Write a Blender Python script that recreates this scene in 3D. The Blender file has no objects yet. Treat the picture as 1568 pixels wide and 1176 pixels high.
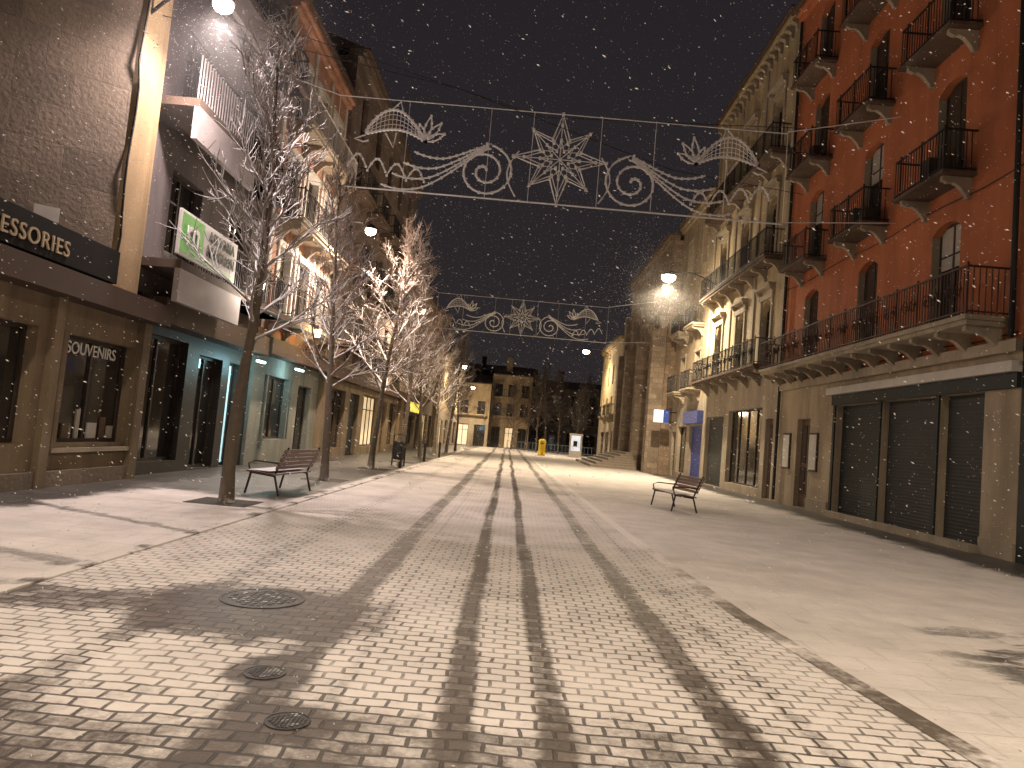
import bpy, math, random
from mathutils import Vector, Matrix
random.seed(7)
scene=bpy.context.scene
COL=scene.collection

# ------------------------------------------------------------------ materials
class NT:
    def __init__(s,name):
        s.mat=bpy.data.materials.new(name); s.mat.use_nodes=True
        s.t=s.mat.node_tree; s.t.nodes.clear()
        s.out=s.t.nodes.new('ShaderNodeOutputMaterial')
        s.p=s.t.nodes.new('ShaderNodeBsdfPrincipled')
        s.t.links.new(s.p.outputs[0],s.out.inputs[0])
        s._c=None
    def set(s,sock,v):
        if isinstance(v,bpy.types.NodeSocket): s.t.links.new(v,sock)
        else:
            if sock.type=='RGBA' and len(v)==3: v=(*v,1)
            sock.default_value=v
    def P(s,k,v): s.set(s.p.inputs[k],v)
    def m(s,op,a,b=None,c=None,clamp=False):
        n=s.t.nodes.new('ShaderNodeMath'); n.operation=op; n.use_clamp=clamp
        for i,v in enumerate((a,b,c)):
            if v is not None: s.set(n.inputs[i],v)
        return n.outputs[0]
    def co(s):
        if s._c is None: s._c=s.t.nodes.new('ShaderNodeTexCoord').outputs['Object']
        return s._c
    def sep(s,v):
        n=s.t.nodes.new('ShaderNodeSeparateXYZ'); s.set(n.inputs[0],v); return n.outputs
    def comb(s,x,y,z):
        n=s.t.nodes.new('ShaderNodeCombineXYZ')
        for i,v in enumerate((x,y,z)): s.set(n.inputs[i],v)
        return n.outputs[0]
    def noise(s,scale,detail=4,rough=.55,vec=None,st=None):
        n=s.t.nodes.new('ShaderNodeTexNoise'); n.inputs['Scale'].default_value=scale
        n.inputs['Detail'].default_value=detail; n.inputs['Roughness'].default_value=rough
        v=vec if vec is not None else s.co()
        if st:
            mp=s.t.nodes.new('ShaderNodeMapping'); s.set(mp.inputs[0],v); mp.inputs['Scale'].default_value=st; v=mp.outputs[0]
        s.set(n.inputs['Vector'],v); return n.outputs['Fac']
    def mr(s,v,a,b,c=0.,d=1.,smooth=True):
        n=s.t.nodes.new('ShaderNodeMapRange'); n.interpolation_type='SMOOTHSTEP' if smooth else 'LINEAR'
        for i,k in enumerate((v,a,b,c,d)): s.set(n.inputs[i],k)
        return n.outputs[0]
    def mix(s,f,a,b,mode='MIX'):
        n=s.t.nodes.new('ShaderNodeMix'); n.data_type='RGBA'; n.blend_type=mode
        ia=[i for i in n.inputs if i.name=='A' and i.type=='RGBA'][0]
        ib=[i for i in n.inputs if i.name=='B' and i.type=='RGBA'][0]
        fa=[i for i in n.inputs if i.name=='Factor' and i.type=='VALUE'][0]
        s.set(fa,f); s.set(ia,a); s.set(ib,b)
        return [o for o in n.outputs if o.type=='RGBA'][0]
    def bump(s,h,st=.3,dist=.02):
        n=s.t.nodes.new('ShaderNodeBump'); n.inputs['Strength'].default_value=st; n.inputs['Distance'].default_value=dist
        s.set(n.inputs['Height'],h); s.P('Normal',n.outputs[0])
    def brick(s,vec,w,h,mortar,c1=(.2,.2,.2),c2=(.8,.8,.8)):
        n=s.t.nodes.new('ShaderNodeTexBrick'); s.set(n.inputs['Vector'],vec)
        n.inputs['Scale'].default_value=1; n.inputs['Brick Width'].default_value=w; n.inputs['Row Height'].default_value=h
        n.inputs['Mortar Size'].default_value=mortar; n.inputs['Mortar Smooth'].default_value=.3
        s.set(n.inputs['Color1'],c1); s.set(n.inputs['Color2'],c2); s.set(n.inputs['Mortar'],(.5,.5,.5))
        return n.outputs['Color'],n.outputs['Fac']
def sc(c,k): return tuple(min(1,x*k) for x in c)
_M={}
def plaster(name,col,lo=.6,hi=1.15,rough=.85,bump=.25,fs=30):
    if name in _M: return _M[name]
    N=NT(name)
    a=N.noise(.45,6,.65); b=N.noise(1.0,5,.6,st=(1.6,1.6,.22)); f=N.noise(fs,3)
    v=N.m('ADD',N.m('MULTIPLY',a,.5),N.m('MULTIPLY',b,.5))
    v=N.mr(v,.36,.64)
    c=N.mix(v,sc(col,lo),sc(col,hi))
    c=N.mix(N.mr(f,.3,.75,0,.35),c,sc(col,.55))
    st=N.noise(1.0,5,.65,st=(3.2,3.2,.12))
    c=N.mix(N.mr(st,.55,.72,0,.45),c,sc(col,.35))
    N.P('Base Color',c); N.P('Roughness',rough)
    N.bump(N.m('ADD',f,N.noise(4,5)),bump,.02)
    _M[name]=N.mat; return N.mat
def stone(name,col,bw=.7,bh=.35,lo=.6,hi=1.2,mort=.012):
    if name in _M: return _M[name]
    N=NT(name); x,y,z=N.sep(N.co())
    vec=N.comb(N.m('ADD',N.m('ADD',x,y),N.m('MULTIPLY',N.noise(1.5),.04)),N.m('ADD',z,N.m('MULTIPLY',N.noise(2.),.04)),0.)
    bc,bf=N.brick(vec,bw,bh,mort,(0,0,0),(1,1,1))
    v=N.m('ADD',N.m('MULTIPLY',N.sep(bc)[0],.35),N.m('MULTIPLY',N.noise(.7,6,.65),.7))
    c=N.mix(N.mr(v,.25,.85),sc(col,lo),sc(col,hi))
    c=N.mix(N.m('MULTIPLY',bf,.6),c,sc(col,.4))
    c=N.mix(N.mr(N.noise(14,4),.35,.75,0,.4),c,sc(col,.5))
    N.P('Base Color',c); N.P('Roughness',.9)
    N.bump(N.m('SUBTRACT',N.noise(12,5),bf),.5,.03)
    _M[name]=N.mat; return N.mat
def simple(name,col,rough=.5,metal=0,var=.25,sc_=6,bump=0,spec=.5):
    if name in _M: return _M[name]
    N=NT(name)
    c=N.mix(N.noise(sc_,5,.6),sc(col,1-var),sc(col,1+var))
    N.P('Base Color',c); N.P('Roughness',rough); N.P('Metallic',metal); N.P('Specular IOR Level',spec)
    if bump: N.bump(N.noise(sc_*4,4),bump,.01)
    _M[name]=N.mat; return N.mat
def emit(name,col,st,base=(.8,.8,.8)):
    if name in _M: return _M[name]
    N=NT(name); N.P('Base Color',base); N.P('Emission Color',col)
    N.P('Emission Strength',N.mr(N.noise(1.7,3),.2,.8,st*.6,st*1.1)); _M[name]=N.mat
    try: N.mat.cycles.emission_sampling='NONE'
    except Exception: pass
    return N.mat
def glass():
    if 'g' in _M: return _M['g']
    N=NT('window_glass_dark')
    N.P('Base Color',N.mix(N.noise(.9,3),(.008,.009,.011),(.05,.043,.036))); N.P('Roughness',.07); N.P('Specular IOR Level',.7)
    N.bump(N.noise(1.3,2),.08,.02)
    _M['g']=N.mat; return N.mat
def snowy(name,col,rough=.8,lim=.25,snow=(.8,.8,.82),sc_=12,nz=.5):
    if name in _M: return _M[name]
    N=NT(name); g=N.t.nodes.new('ShaderNodeNewGeometry')
    z=N.sep(g.outputs['Normal'])[2]
    f=N.mr(N.m('ADD',z,N.m('MULTIPLY',N.m('SUBTRACT',N.noise(sc_,3),.5),nz)),lim,lim+.3)
    N.P('Base Color',N.mix(f,N.mix(N.noise(8,4),sc(col,.6),sc(col,1.3)),snow)); N.P('Roughness',rough)
    N.bump(N.noise(40,3),.4,.01)
    _M[name]=N.mat; return N.mat

SNOW=(.80,.76,.73)
def road_mat():
    N=NT('snowy_cobblestones'); x,y,z=N.sep(N.co())
    wob=N.m('SUBTRACT',N.noise(.12,1),.5)
    fw=N.m('SUBTRACT',N.noise(2.2,4,.6),.5)
    xc=N.m('ADD',N.m('ADD',x,N.m('MULTIPLY',N.m('SUBTRACT',y,4.),.012)),N.m('ADD',N.m('MULTIPLY',wob,.3),N.m('MULTIPLY',fw,.06)))
    tr=None
    for t,w,a in ((-1.33,.19,.85),(-.23,.12,.97),(.34,.11,.95),(1.42,.16,.85),(-2.6,.17,.4),(1.9,.08,.4),(-.95,.06,.3)):
        d=N.m('ABSOLUTE',N.m('SUBTRACT',xc,t))
        k=N.m('MULTIPLY',N.mr(d,w*.4,w*1.25,1.,0.),a)
        tr=k if tr is None else N.m('MAXIMUM',tr,k)
    tn=N.mr(N.noise(1.0,5,.65,st=(1.2,.4,1)),.3,.6,.65,1.)
    tr=N.m('MULTIPLY',tr,tn)
    n1=N.noise(.9,5,.65)
    def ell(cx,cy,rx,ry,a=.55,b=1.25):
        dx=N.m('DIVIDE',N.m('SUBTRACT',x,cx),rx); dy=N.m('DIVIDE',N.m('SUBTRACT',y,cy),ry)
        d=N.m('SQRT',N.m('ADD',N.m('MULTIPLY',dx,dx),N.m('MULTIPLY',dy,dy)))
        d=N.m('ADD',d,N.m('MULTIPLY',N.m('SUBTRACT',n1,.5),1.0))
        return N.mr(d,a,b,1.,0.)
    melt=N.m('MAXIMUM',ell(-2.1,6.2,1.2,.95),N.m('MAXIMUM',N.m('MULTIPLY',ell(-3.9,6.0,1.5,.4),.75),N.m('MAXIMUM',ell(-1.43,4.75,.28,.3),ell(-1.07,4.0,.26,.28))))
    near=N.mr(N.m('ADD',y,N.m('MULTIPLY',n1,1.6)),4.0,5.7,.72,0.)
    nb=N.mr(N.noise(.55,6,.65),.3,.62,.66,1.05)
    far=N.mr(y,7.5,14.,0.,.25)
    s=N.m('MULTIPLY',N.m('ADD',nb,far),N.m('SUBTRACT',1.,N.m('MULTIPLY',tr,.92)))
    s=N.m('MULTIPLY',s,N.m('SUBTRACT',1.,N.m('MULTIPLY',melt,.97)))
    s=N.m('MULTIPLY',s,N.m('SUBTRACT',1.,near))
    vec=N.comb(N.m('ADD',x,N.m('MULTIPLY',N.noise(3.),.07)),N.m('ADD',y,N.m('MULTIPLY',N.noise(2.2),.1)),0.)
    bc,bf=N.brick(vec,.19,.125,.013,(0,0,0),(1,1,1))
    br=N.sep(bc)[0]
    fine=N.noise(19,6,.78); mid=N.noise(3.6,5,.65)
    k=N.m('ADD',s,N.m('ADD',N.m('MULTIPLY',N.m('SUBTRACT',fine,.5),.9),N.m('MULTIPLY',N.m('SUBTRACT',mid,.5),.65)))
    k=N.m('ADD',k,N.m('MULTIPLY',N.m('SUBTRACT',br,.5),.2))
    cov=N.mr(k,.1,.78)
    jn=N.m('MULTIPLY',bf,N.mr(k,.6,1.3,.9,.12))
    cov=N.m('MULTIPLY',cov,N.m('SUBTRACT',1.,jn))
    st=N.mix(br,(.085,.07,.06),(.15,.125,.108)); st=N.mix(N.m('MULTIPLY',bf,.7),st,(.03,.026,.024))
    sn=N.mix(N.mr(N.noise(1.1,5,.6),.3,.7),sc(SNOW,.82),SNOW)
    N.P('Base Color',N.mix(cov,st,sn)); N.P('Roughness',N.mr(cov,0.,1.,.36,.85,False)); N.P('Specular IOR Level',.45)
    h=N.m('ADD',N.m('MULTIPLY',bf,-1.),N.m('ADD',N.m('MULTIPLY',fine,.8),N.m('MULTIPLY',cov,.6)))
    N.bump(h,.7,.02); return N.mat
def pave_mat():
    N=NT('snowy_paving'); x,y,z=N.sep(N.co())
    n1=N.noise(.7,5,.6); n2=N.m('SUBTRACT',n1,.5); mid=N.m('SUBTRACT',N.noise(2.5,4,.6),.5)
    rb=N.mr(N.m('ADD',x,N.m('MULTIPLY',n2,2.)),8.0,9.0)
    lb=N.mr(N.m('ADD',x,N.m('MULTIPLY',n2,1.5)),-6.6,-7.3)
    lf=N.m('MULTIPLY',N.mr(N.m('ADD',y,N.m('ADD',N.m('MULTIPLY',n2,2.),N.m('MULTIPLY',x,.15))),12.6,13.6),N.mr(x,-4.0,-4.4))
    bare=N.m('MAXIMUM',rb,N.m('MAXIMUM',N.m('MULTIPLY',lb,N.mr(y,8.,11.)),N.m('MULTIPLY',lf,.85)))
    sl=N.noise(1.,6,.68,st=(.5,1.3,1))
    dirt=N.m('MULTIPLY',N.mr(sl,.44,.57),N.m('MULTIPLY',N.mr(y,9.8,6.5),N.mr(x,3.3,4.6)))
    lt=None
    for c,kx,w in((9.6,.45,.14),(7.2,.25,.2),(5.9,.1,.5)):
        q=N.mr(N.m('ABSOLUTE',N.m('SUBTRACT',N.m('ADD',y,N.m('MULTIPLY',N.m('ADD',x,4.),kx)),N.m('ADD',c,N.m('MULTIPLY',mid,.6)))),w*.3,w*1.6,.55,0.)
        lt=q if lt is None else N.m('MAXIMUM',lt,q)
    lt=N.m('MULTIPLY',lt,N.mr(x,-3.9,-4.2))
    foot=N.mr(N.noise(2.1,3,.5,st=(1,.6,1)),.62,.7,0.,.3)
    cov=N.m('SUBTRACT',1.05,N.m('MULTIPLY',bare,.98))
    cov=N.m('MULTIPLY',cov,N.m('SUBTRACT',1.,N.m('MULTIPLY',dirt,.8)))
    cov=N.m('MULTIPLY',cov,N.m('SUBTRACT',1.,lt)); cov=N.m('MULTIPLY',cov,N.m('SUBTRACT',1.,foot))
    fine=N.m('SUBTRACT',N.noise(18,6,.72),.5)
    cov=N.mr(N.m('ADD',cov,N.m('ADD',N.m('MULTIPLY',fine,.65),N.m('MULTIPLY',mid,.4))),.1,.82)
    bc,bf=N.brick(N.comb(x,y,0.),.6,.4,.012,(0,0,0),(1,1,1))
    st=N.mix(N.sep(bc)[0],(.06,.057,.055),(.1,.095,.09)); st=N.mix(N.m('MULTIPLY',bf,.6),st,(.025,.025,.025))
    sn=N.mix(N.mr(N.noise(1.2,5,.6),.3,.7),sc(SNOW,.8),sc(SNOW,1.0))
    c2=N.m('MULTIPLY',cov,N.m('SUBTRACT',1.,N.m('MULTIPLY',bf,.1)))
    N.P('Base Color',N.mix(c2,st,sn)); N.P('Roughness',N.mr(cov,0.,1.,.33,.85,False))
    N.bump(N.m('ADD',N.m('ADD',fine,N.m('MULTIPLY',mid,2.)),N.m('ADD',cov,N.m('MULTIPLY',bf,-.4))),.7,.03); return N.mat

# ------------------------------------------------------------------ mesh helpers
class MB:
    def __init__(s): s.v=[]; s.f=[]
    def hexa(s,c):
        b=len(s.v); s.v+=[tuple(p) for p in c]
        for f in ((0,1,2,3),(7,6,5,4),(0,4,5,1),(1,5,6,2),(2,6,7,3),(3,7,4,0)): s.f.append(tuple(b+i for i in f))
    def box(s,x0,x1,y0,y1,z0,z1):
        s.hexa([(x0,y0,z0),(x0,y1,z0),(x1,y1,z0),(x1,y0,z0),(x0,y0,z1),(x0,y1,z1),(x1,y1,z1),(x1,y0,z1)])
    def poly(s,pts):
        b=len(s.v); s.v+=[tuple(p) for p in pts]; s.f.append(tuple(range(b,b+len(pts))))
    def tube(s,pts,rad,n=5,closed=False,cap=True):
        pts=[Vector(p) for p in pts]; m=len(pts)
        if not hasattr(rad,'__len__'): rad=[rad]*m
        b=len(s.v)
        for i,p in enumerate(pts):
            if closed: d=pts[(i+1)%m]-pts[i-1]
            else: d=pts[min(i+1,m-1)]-pts[max(i-1,0)]
            if d.length<1e-9: d=Vector((0,0,1))
            d.normalize(); a=Vector((0,0,1)) if abs(d.z)<.9 else Vector((1,0,0))
            u=d.cross(a).normalized(); w=u.cross(d)
            for k in range(n):
                t=2*math.pi*k/n; q=p+(u*math.cos(t)+w*math.sin(t))*rad[i]; s.v.append(tuple(q))
        for i in range(m if closed else m-1):
            j=(i+1)%m
            for k in range(n):
                l=(k+1)%n; s.f.append((b+i*n+k,b+i*n+l,b+j*n+l,b+j*n+k))
        if cap and not closed:
            s.f.append(tuple(b+k for k in range(n))); s.f.append(tuple(b+(m-1)*n+k for k in reversed(range(n))))
    def lathe(s,c,prof,n=16):
        b=len(s.v); m=len(prof)
        for r,z in prof:
            for k in range(n):
                t=2*math.pi*k/n; s.v.append((c[0]+r*math.cos(t),c[1]+r*math.sin(t),c[2]+z))
        for i in range(m-1):
            for k in range(n):
                l=(k+1)%n; s.f.append((b+i*n+k,b+i*n+l,b+(i+1)*n+l,b+(i+1)*n+k))
        s.f.append(tuple(b+k for k in reversed(range(n)))); s.f.append(tuple(b+(m-1)*n+k for k in range(n)))
    def obj(s,name,mat,parent=None,smooth=False,bevel=0):
        me=bpy.data.meshes.new(name); me.from_pydata(s.v,[],s.f); me.materials.append(mat); me.update()
        if smooth: me.polygons.foreach_set('use_smooth',[True]*len(me.polygons))
        o=bpy.data.objects.new(name,me); COL.objects.link(o)
        if parent: o.parent=parent
        if bevel:
            md=o.modifiers.new('b','BEVEL'); md.width=bevel; md.segments=2
        return o
def empty(name,loc=(0,0,0)):
    e=bpy.data.objects.new(name,None); e.empty_display_size=.5; COL.objects.link(e); return e
def text(body,loc,size,side,mat,parent,ex=.01,name='lettering',space=1.0,off=0):
    cu=bpy.data.curves.new(name,'FONT'); cu.body=body; cu.size=size; cu.extrude=ex; cu.space_character=space; cu.offset=off
    cu.align_x='CENTER'; cu.align_y='CENTER'; cu.materials.append(mat)
    o=bpy.data.objects.new(name,cu); COL.objects.link(o)
    if side=='L': R=Matrix(((0,0,1),(1,0,0),(0,1,0)))
    elif side=='R': R=Matrix(((0,0,-1),(-1,0,0),(0,1,0)))
    else: R=Matrix(((1,0,0),(0,0,-1),(0,1,0)))
    o.matrix_world=Matrix.Translation(loc)@R.to_4x4(); o.parent=parent; return o

G=glass()
M_iron=simple('wrought_iron',(.018,.017,.017),.6,.2)
M_frame=simple('dark_wood_frame',(.04,.028,.02),.6)
M_wframe=simple('pale_window_frame',(.4,.37,.32),.6)
M_shut=simple('roller_shutter_grey',(.035,.037,.038),.65,.1,sc_=2)
M_shutd=simple('roller_shutter_dark',(.012,.018,.02),.6,.1)
M_blue=simple('roller_shutter_blue',(.02,.04,.22),.5)
M_white=simple('painted_white',(.55,.53,.49),.7,sc_=2)
M_brown=simple('brown_wood_panel',(.05,.027,.017),.65,sc_=2)
M_door=simple('door_brown',(.12,.075,.04),.6)
M_tile=simple('roof_tiles',(.09,.06,.045),.9,bump=.5)
M_snow=simple('settled_snow',(.76,.76,.77),.85,var=.05,bump=.3)
M_teal=emit('lit_shop_interior',(.55,.95,1.),1.1)
M_dimwarm=emit('warm_lit_interior',(1.,.68,.3),.6)

class Bld:
    """facade frame: s along the wall, n outwards, z up"""
    def __init__(s,name,kind,off):
        s.e=empty(name); s.k=kind; s.off=off; s.m={}
    def P(s,a,n,z):
        if s.k=='R': return (s.off-n,a,z)
        if s.k=='L': return (s.off+n,a,z)
        return (a,s.off-n,z)
    def mb(s,part,mat):
        k=(part,mat.name)
        if k not in s.m: s.m[k]=(MB(),mat)
        return s.m[k][0]
    def box(s,part,mat,a0,a1,n0,n1,z0,z1):
        P=s.P; s.mb(part,mat).hexa([P(a0,n0,z0),P(a0,n1,z0),P(a1,n1,z0),P(a1,n0,z0),P(a0,n0,z1),P(a0,n1,z1),P(a1,n1,z1),P(a1,n0,z1)])
    def wall(s,mat,a0,a1,z0,z1,ops,th=.4,rev=None,part='walls'):
        A=sorted({a0,a1}|{o[0] for o in ops}|{o[1] for o in ops}); Z=sorted({z0,z1}|{o[2] for o in ops}|{o[3] for o in ops})
        mb=s.mb(part,mat); rv=s.mb('reveals',rev or mat); P=s.P
        for i in range(len(A)-1):
            for j in range(len(Z)-1):
                ca=(A[i]+A[i+1])/2; cz=(Z[j]+Z[j+1])/2
                if ca<a0 or ca>a1 or cz<z0 or cz>z1: continue
                if any(o[0]<ca<o[1] and o[2]<cz<o[3] for o in ops): continue
                mb.poly([P(A[i],0,Z[j]),P(A[i+1],0,Z[j]),P(A[i+1],0,Z[j+1]),P(A[i],0,Z[j+1])])
        for e in (a0,a1): mb.poly([P(e,0,z0),P(e,-th,z0),P(e,-th,z1),P(e,0,z1)])
        for o in ops:
            b0,b1,c0,c1=o[:4]
            rv.poly([P(b0,0,c0),P(b0,-th,c0),P(b0,-th,c1),P(b0,0,c1)]); rv.poly([P(b1,0,c0),P(b1,-th,c0),P(b1,-th,c1),P(b1,0,c1)])
            rv.poly([P(b0,0,c1),P(b1,0,c1),P(b1,-th,c1),P(b0,-th,c1)]); rv.poly([P(b0,0,c0),P(b1,0,c0),P(b1,-th,c0),P(b0,-th,c0)])
            s.opening(o,mat)
    def opening(s,o,mat):
        b0,b1,c0,c1,kind=o[:5]; arch=o[5] if len(o)>5 else 0; P=s.P; w=b1-b0
        if arch:
            mb=s.mb('walls',mat); n=10; pr=None
            for i in range(n+1):
                t=i/n; x=b0+w*t; z=c1-arch+arch*math.sqrt(max(0,1-(2*t-1)**2)) if arch>.4 else c1-arch*(2*t-1)**2
                if pr:
                    mb.poly([P(pr[0],.001,pr[1]),P(x,.001,z),P(x,.001,c1+.001),P(pr[0],.001,c1+.001)])
                    mb.poly([P(pr[0],.001,pr[1]),P(x,.001,z),P(x,-.24,z),P(pr[0],-.24,pr[1])])
                pr=(x,z)
        f=M_frame; fw=.07; d0,d1=-.27,-.2
        if kind in('win','french','winw','litw','shop','shopl'):
            if kind=='winw': f=M_wframe
            g=G if kind not in('litw','shopl') else (M_dimwarm if kind=='litw' else M_teal)
            s.mb('window_glass',g).poly([P(b0,-.24,c0),P(b1,-.24,c0),P(b1,-.24,c1),P(b0,-.24,c1)])
            for q in((b0,b0+fw),(b1-fw,b1)): s.box('window_frames',f,q[0],q[1],d0,d1,c0,c1)
            s.box('window_frames',f,b0+fw,b1-fw,d0,d1,c1-fw,c1); s.box('window_frames',f,b0+fw,b1-fw,d0,d1,c0,c0+fw)
            nm=1 if w<1.7 else int(w/1.3)
            for i in range(nm):
                x=b0+w*(i+1)/(nm+1); s.box('window_frames',f,x-.035,x+.035,d0,d1+.004,c0+fw,c1-fw)
            if kind not in('shop','shopl'):
                z=c0+(c1-c0)*.72; s.box('window_frames',f,b0+fw,b1-fw,d0,d1-.004,z-.025,z+.025)
                if kind=='french':
                    s.box('window_frames',f,b0+fw,b1-fw,d0,d1-.006,c0+fw,c0+.5)
                    r=random.random()
                    if r<.45: s.box('blinds',M_wframe if r<.1 else M_brown,b0+fw,b1-fw,-.235,-.21,c0+(c1-c0)*random.choice((.25,.45,.6)),c1-fw)
        elif kind in('shut','shutd','blue'):
            mt={'shut':M_shut,'shutd':M_shutd,'blue':M_blue}[kind]; z=c0
            while z<c1-.001:
                z2=min(z+.085,c1); zm=(z+z2)/2; mb=s.mb('roller_shutters',mt)
                mb.poly([P(b0,-.2,z),P(b1,-.2,z),P(b1,-.193,zm),P(b0,-.193,zm)]); mb.poly([P(b0,-.193,zm),P(b1,-.193,zm),P(b1,-.2,z2),P(b0,-.2,z2)])
                z=z2
            s.box('roller_shutters',mt,b0,b1,-.2,-.15,c0,c0+.08)
        elif kind=='door':
            s.box('doors',M_door,b0,b1,-.3,-.18,c0,c1)
            for i in range(2):
                x0=b0+.1+i*(w/2-.02)
                for q0,q1 in((.15,.45),(.5,.93)): s.box('doors',M_brown,x0,x0+w/2-.18,-.18,-.15,c0+(c1-c0)*q0,c0+(c1-c0)*q1)
    def core(s,mat,a0,a1,z1,depth=9,th=.4,roof=True,eave=.45):
        s.box('walls',mat,a0+.004,a1-.004,-depth,-th,0,z1-.004)
        s.box('cornice',mat,a0,a1,-.4,.18,z1,z1+.18); s.box('cornice',mat,a0,a1,-.4,.3,z1+.18,z1+.32)
        if roof:
            P=s.P; z=z1+.32; mb=s.mb('roof',M_tile); h=1.6
            f=[P(a0,eave,z),P(a1,eave,z),P(a1,-depth/2,z+h),P(a0,-depth/2,z+h)]; k=[P(a0,-depth,z),P(a1,-depth,z)]
            mb.poly(f); mb.poly([f[3],f[2],k[1],k[0]]); mb.poly([f[0],f[3],k[0]]); mb.poly([f[1],f[2],k[1]])
            mb.poly([f[0],f[1],k[1],k[0]])
            s.box('roof',M_tile,a0,a1,eave-.06,eave+.06,z-.07,z+.03)
            a=a0+(a1-a0)*.3; s.box('chimney',mat,a,a+.8,-3,-2.2,z,z+2.6); s.box('chimney',M_tile,a-.08,a+.88,-3.08,-2.12,z+2.6,z+2.7)
    def corbel(s,mat,a,z,pr,w=.14,h=.5):
        prof=[(0,0),(pr*.85,0),(pr*.86,-.1),(pr*.7,-.16),(pr*.55,-.14),(pr*.4,-.2),(pr*.28,-h*.6),(.14,-h*.8),(.1,-h),(0,-h)]
        P=s.P; mb=s.mb('corbels',mat); L=[P(a-w/2,n,z+q) for n,q in prof]; R=[P(a+w/2,n,z+q) for n,q in prof]
        mb.poly(L); mb.poly(R)
        for i in range(len(prof)):
            j=(i+1)%len(prof); mb.poly([L[i],L[j],R[j],R[i]])
    def balcony(s,smat,a0,a1,z,pr=.85,rh=1.0,corb=2,sp=.13,scroll=False,rmat=None,cmat=None,thin=False,corbw=.14):
        r=rmat or M_iron; zb=z-.2
        if thin: s.box('balcony_slabs',smat,a0,a1,.001,pr,z-.08,z); zb=z-.08
        else: s.box('balcony_slabs',smat,a0,a1,.001,pr,z-.1,z); s.box('balcony_slabs',smat,a0+.06,a1-.06,.001,pr-.07,z-.2,z-.1)
        for i in range(corb):
            a=a0+.25+(a1-a0-.5)*(i/(corb-1) if corb>1 else .5); s.corbel(cmat or smat,a,zb,pr,corbw)
        n1=pr-.05
        for z0,z1 in((z+.06,z+.09),(z+rh-.04,z+rh)): 
            s.box('railings',r,a0+.04,a1-.04,n1-.02,n1+.02,z0,z1)
            for a in(a0+.05,a1-.05): s.box('railings',r,a-.018,a+.018,0.,n1-.021,z0,z1)
        n=max(2,int((a1-a0-.1)/sp))
        for i in range(n+1):
            a=a0+.05+(a1-a0-.1)*i/n; w=.009 if i%8 else .018
            s.box('railings',r,a-w,a+w,n1-w,n1+w,z+.001,z+rh-.041 if i%8 else z+rh+.06)
        for e in(a0+.05,a1-.05):
            k=int(n1/sp)
            for i in range(1,k): 
                q=n1*i/k; s.box('railings',r,e-.009,e+.009,q-.009,q+.009,z+.001,z+rh-.041)
        if scroll:
            k=int((a1-a0)/.9)
            for i in range(k):
                a=a0+.5+i*.9
                for da in(-.16,.16):
                    pts=[]
                    for j in range(15):
                        t=j/14*3.2*math.pi; rr=.15*(1-j/17); pts.append(s.P(a+da+rr*math.cos(t)*(1 if da>0 else -1),n1+.025,z+.52+rr*1.3*math.sin(t)))
                    s.mb('railings',r).tube(pts,.013,4)
        s.box('balcony_snow',M_snow,a0+.1,a1-.1,.05,n1-.05,z+.001,z+.018)
    def finish(s):
        for (part,mn),(mb,mat) in s.m.items():
            if mb.f: mb.obj(part,mat,s.e)
        return s.e
def trim(b,mat,o,w=.14,p=.05,sill=True):
    a0,a1,z0,z1=o[:4]
    b.box('trim',mat,a0-w,a0-.003,.001,p,z0,z1); b.box('trim',mat,a1+.003,a1+w,.001,p,z0,z1)
    b.box('trim',mat,a0-w-.04,a1+w+.04,.001,p+.03,z1+.004,z1+w+.06)
    if sill: b.box('trim',mat,a0-w-.04,a1+w+.04,.001,p+.07,z0-.1,z0-.003)

# ------------------------------------------------------------------ ground, road
g=MB(); g.poly([(-300,-200,0),(300,-200,0),(300,400,0),(-300,400,0)]); PV=pave_mat(); g.obj('ground',PV)
gut=[(3.3,-3),(3.05,1),(2.75,4.3),(2.36,7.6),(2.12,13),(1.9,24.7),(1.5,45),(.9,90)]
rd=MB()
for (x0,y0),(x1,y1) in zip(gut,gut[1:]):
    rd.poly([(-3.98,y0,.004),(x0,y0,.004),(x1,y1,.004),(-3.98,y1,.004)])
rd.poly([(-30,-8,.004),(30,-8,.004),(30,-3.001,.004),(-30,-3.001,.004)])
rd.obj('road',road_mat())
N=NT('wet_gutter_stone'); f=N.m('ADD',N.noise(1.1,5,.65),N.mr(N.sep(N.co())[1],6.,16.,0.,.3)); f=N.mr(N.m('ADD',f,N.m('MULTIPLY',N.m('SUBTRACT',N.noise(14,4,.7),.5),.35)),.42,.72)
N.P('Base Color',N.mix(f,(.14,.12,.1),SNOW)); N.P('Roughness',N.mr(f,0.,1.,.5,.85)); N.bump(N.noise(9,4),.4,.02); M_wet=N.mat
gt=MB()
for (x0,y0),(x1,y1) in zip(gut,gut[1:]):
    gt.poly([(x0-.04,y0,.009),(x0+.15,y0,.009),(x1+.15,y1,.009),(x1-.04,y1,.009)])
gt.obj('drainage_gutter',M_wet)
pv=MB(); pv.box(-8.6,-4.12,-3,92,-.1,.02); pv.obj('pavement',PV)
N=NT('kerb_stone'); f=N.mr(N.noise(1.6,5,.65),.36,.52)
N.P('Base Color',N.mix(f,(.13,.12,.11),sc(SNOW,.85))); N.P('Roughness',.8); N.bump(N.noise(12,4),.5,.02); M_kerb=N.mat
kb=MB(); y=-3
while y<92:
    kb.box(-4.118,-3.96,y,y+.985,-.1,.027); y+=1.0
kb.obj('kerb',M_kerb,bevel=.01)
M_cast=simple('cast_iron',(.045,.042,.04),.4,.4,sc_=20,bump=.5)
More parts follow.
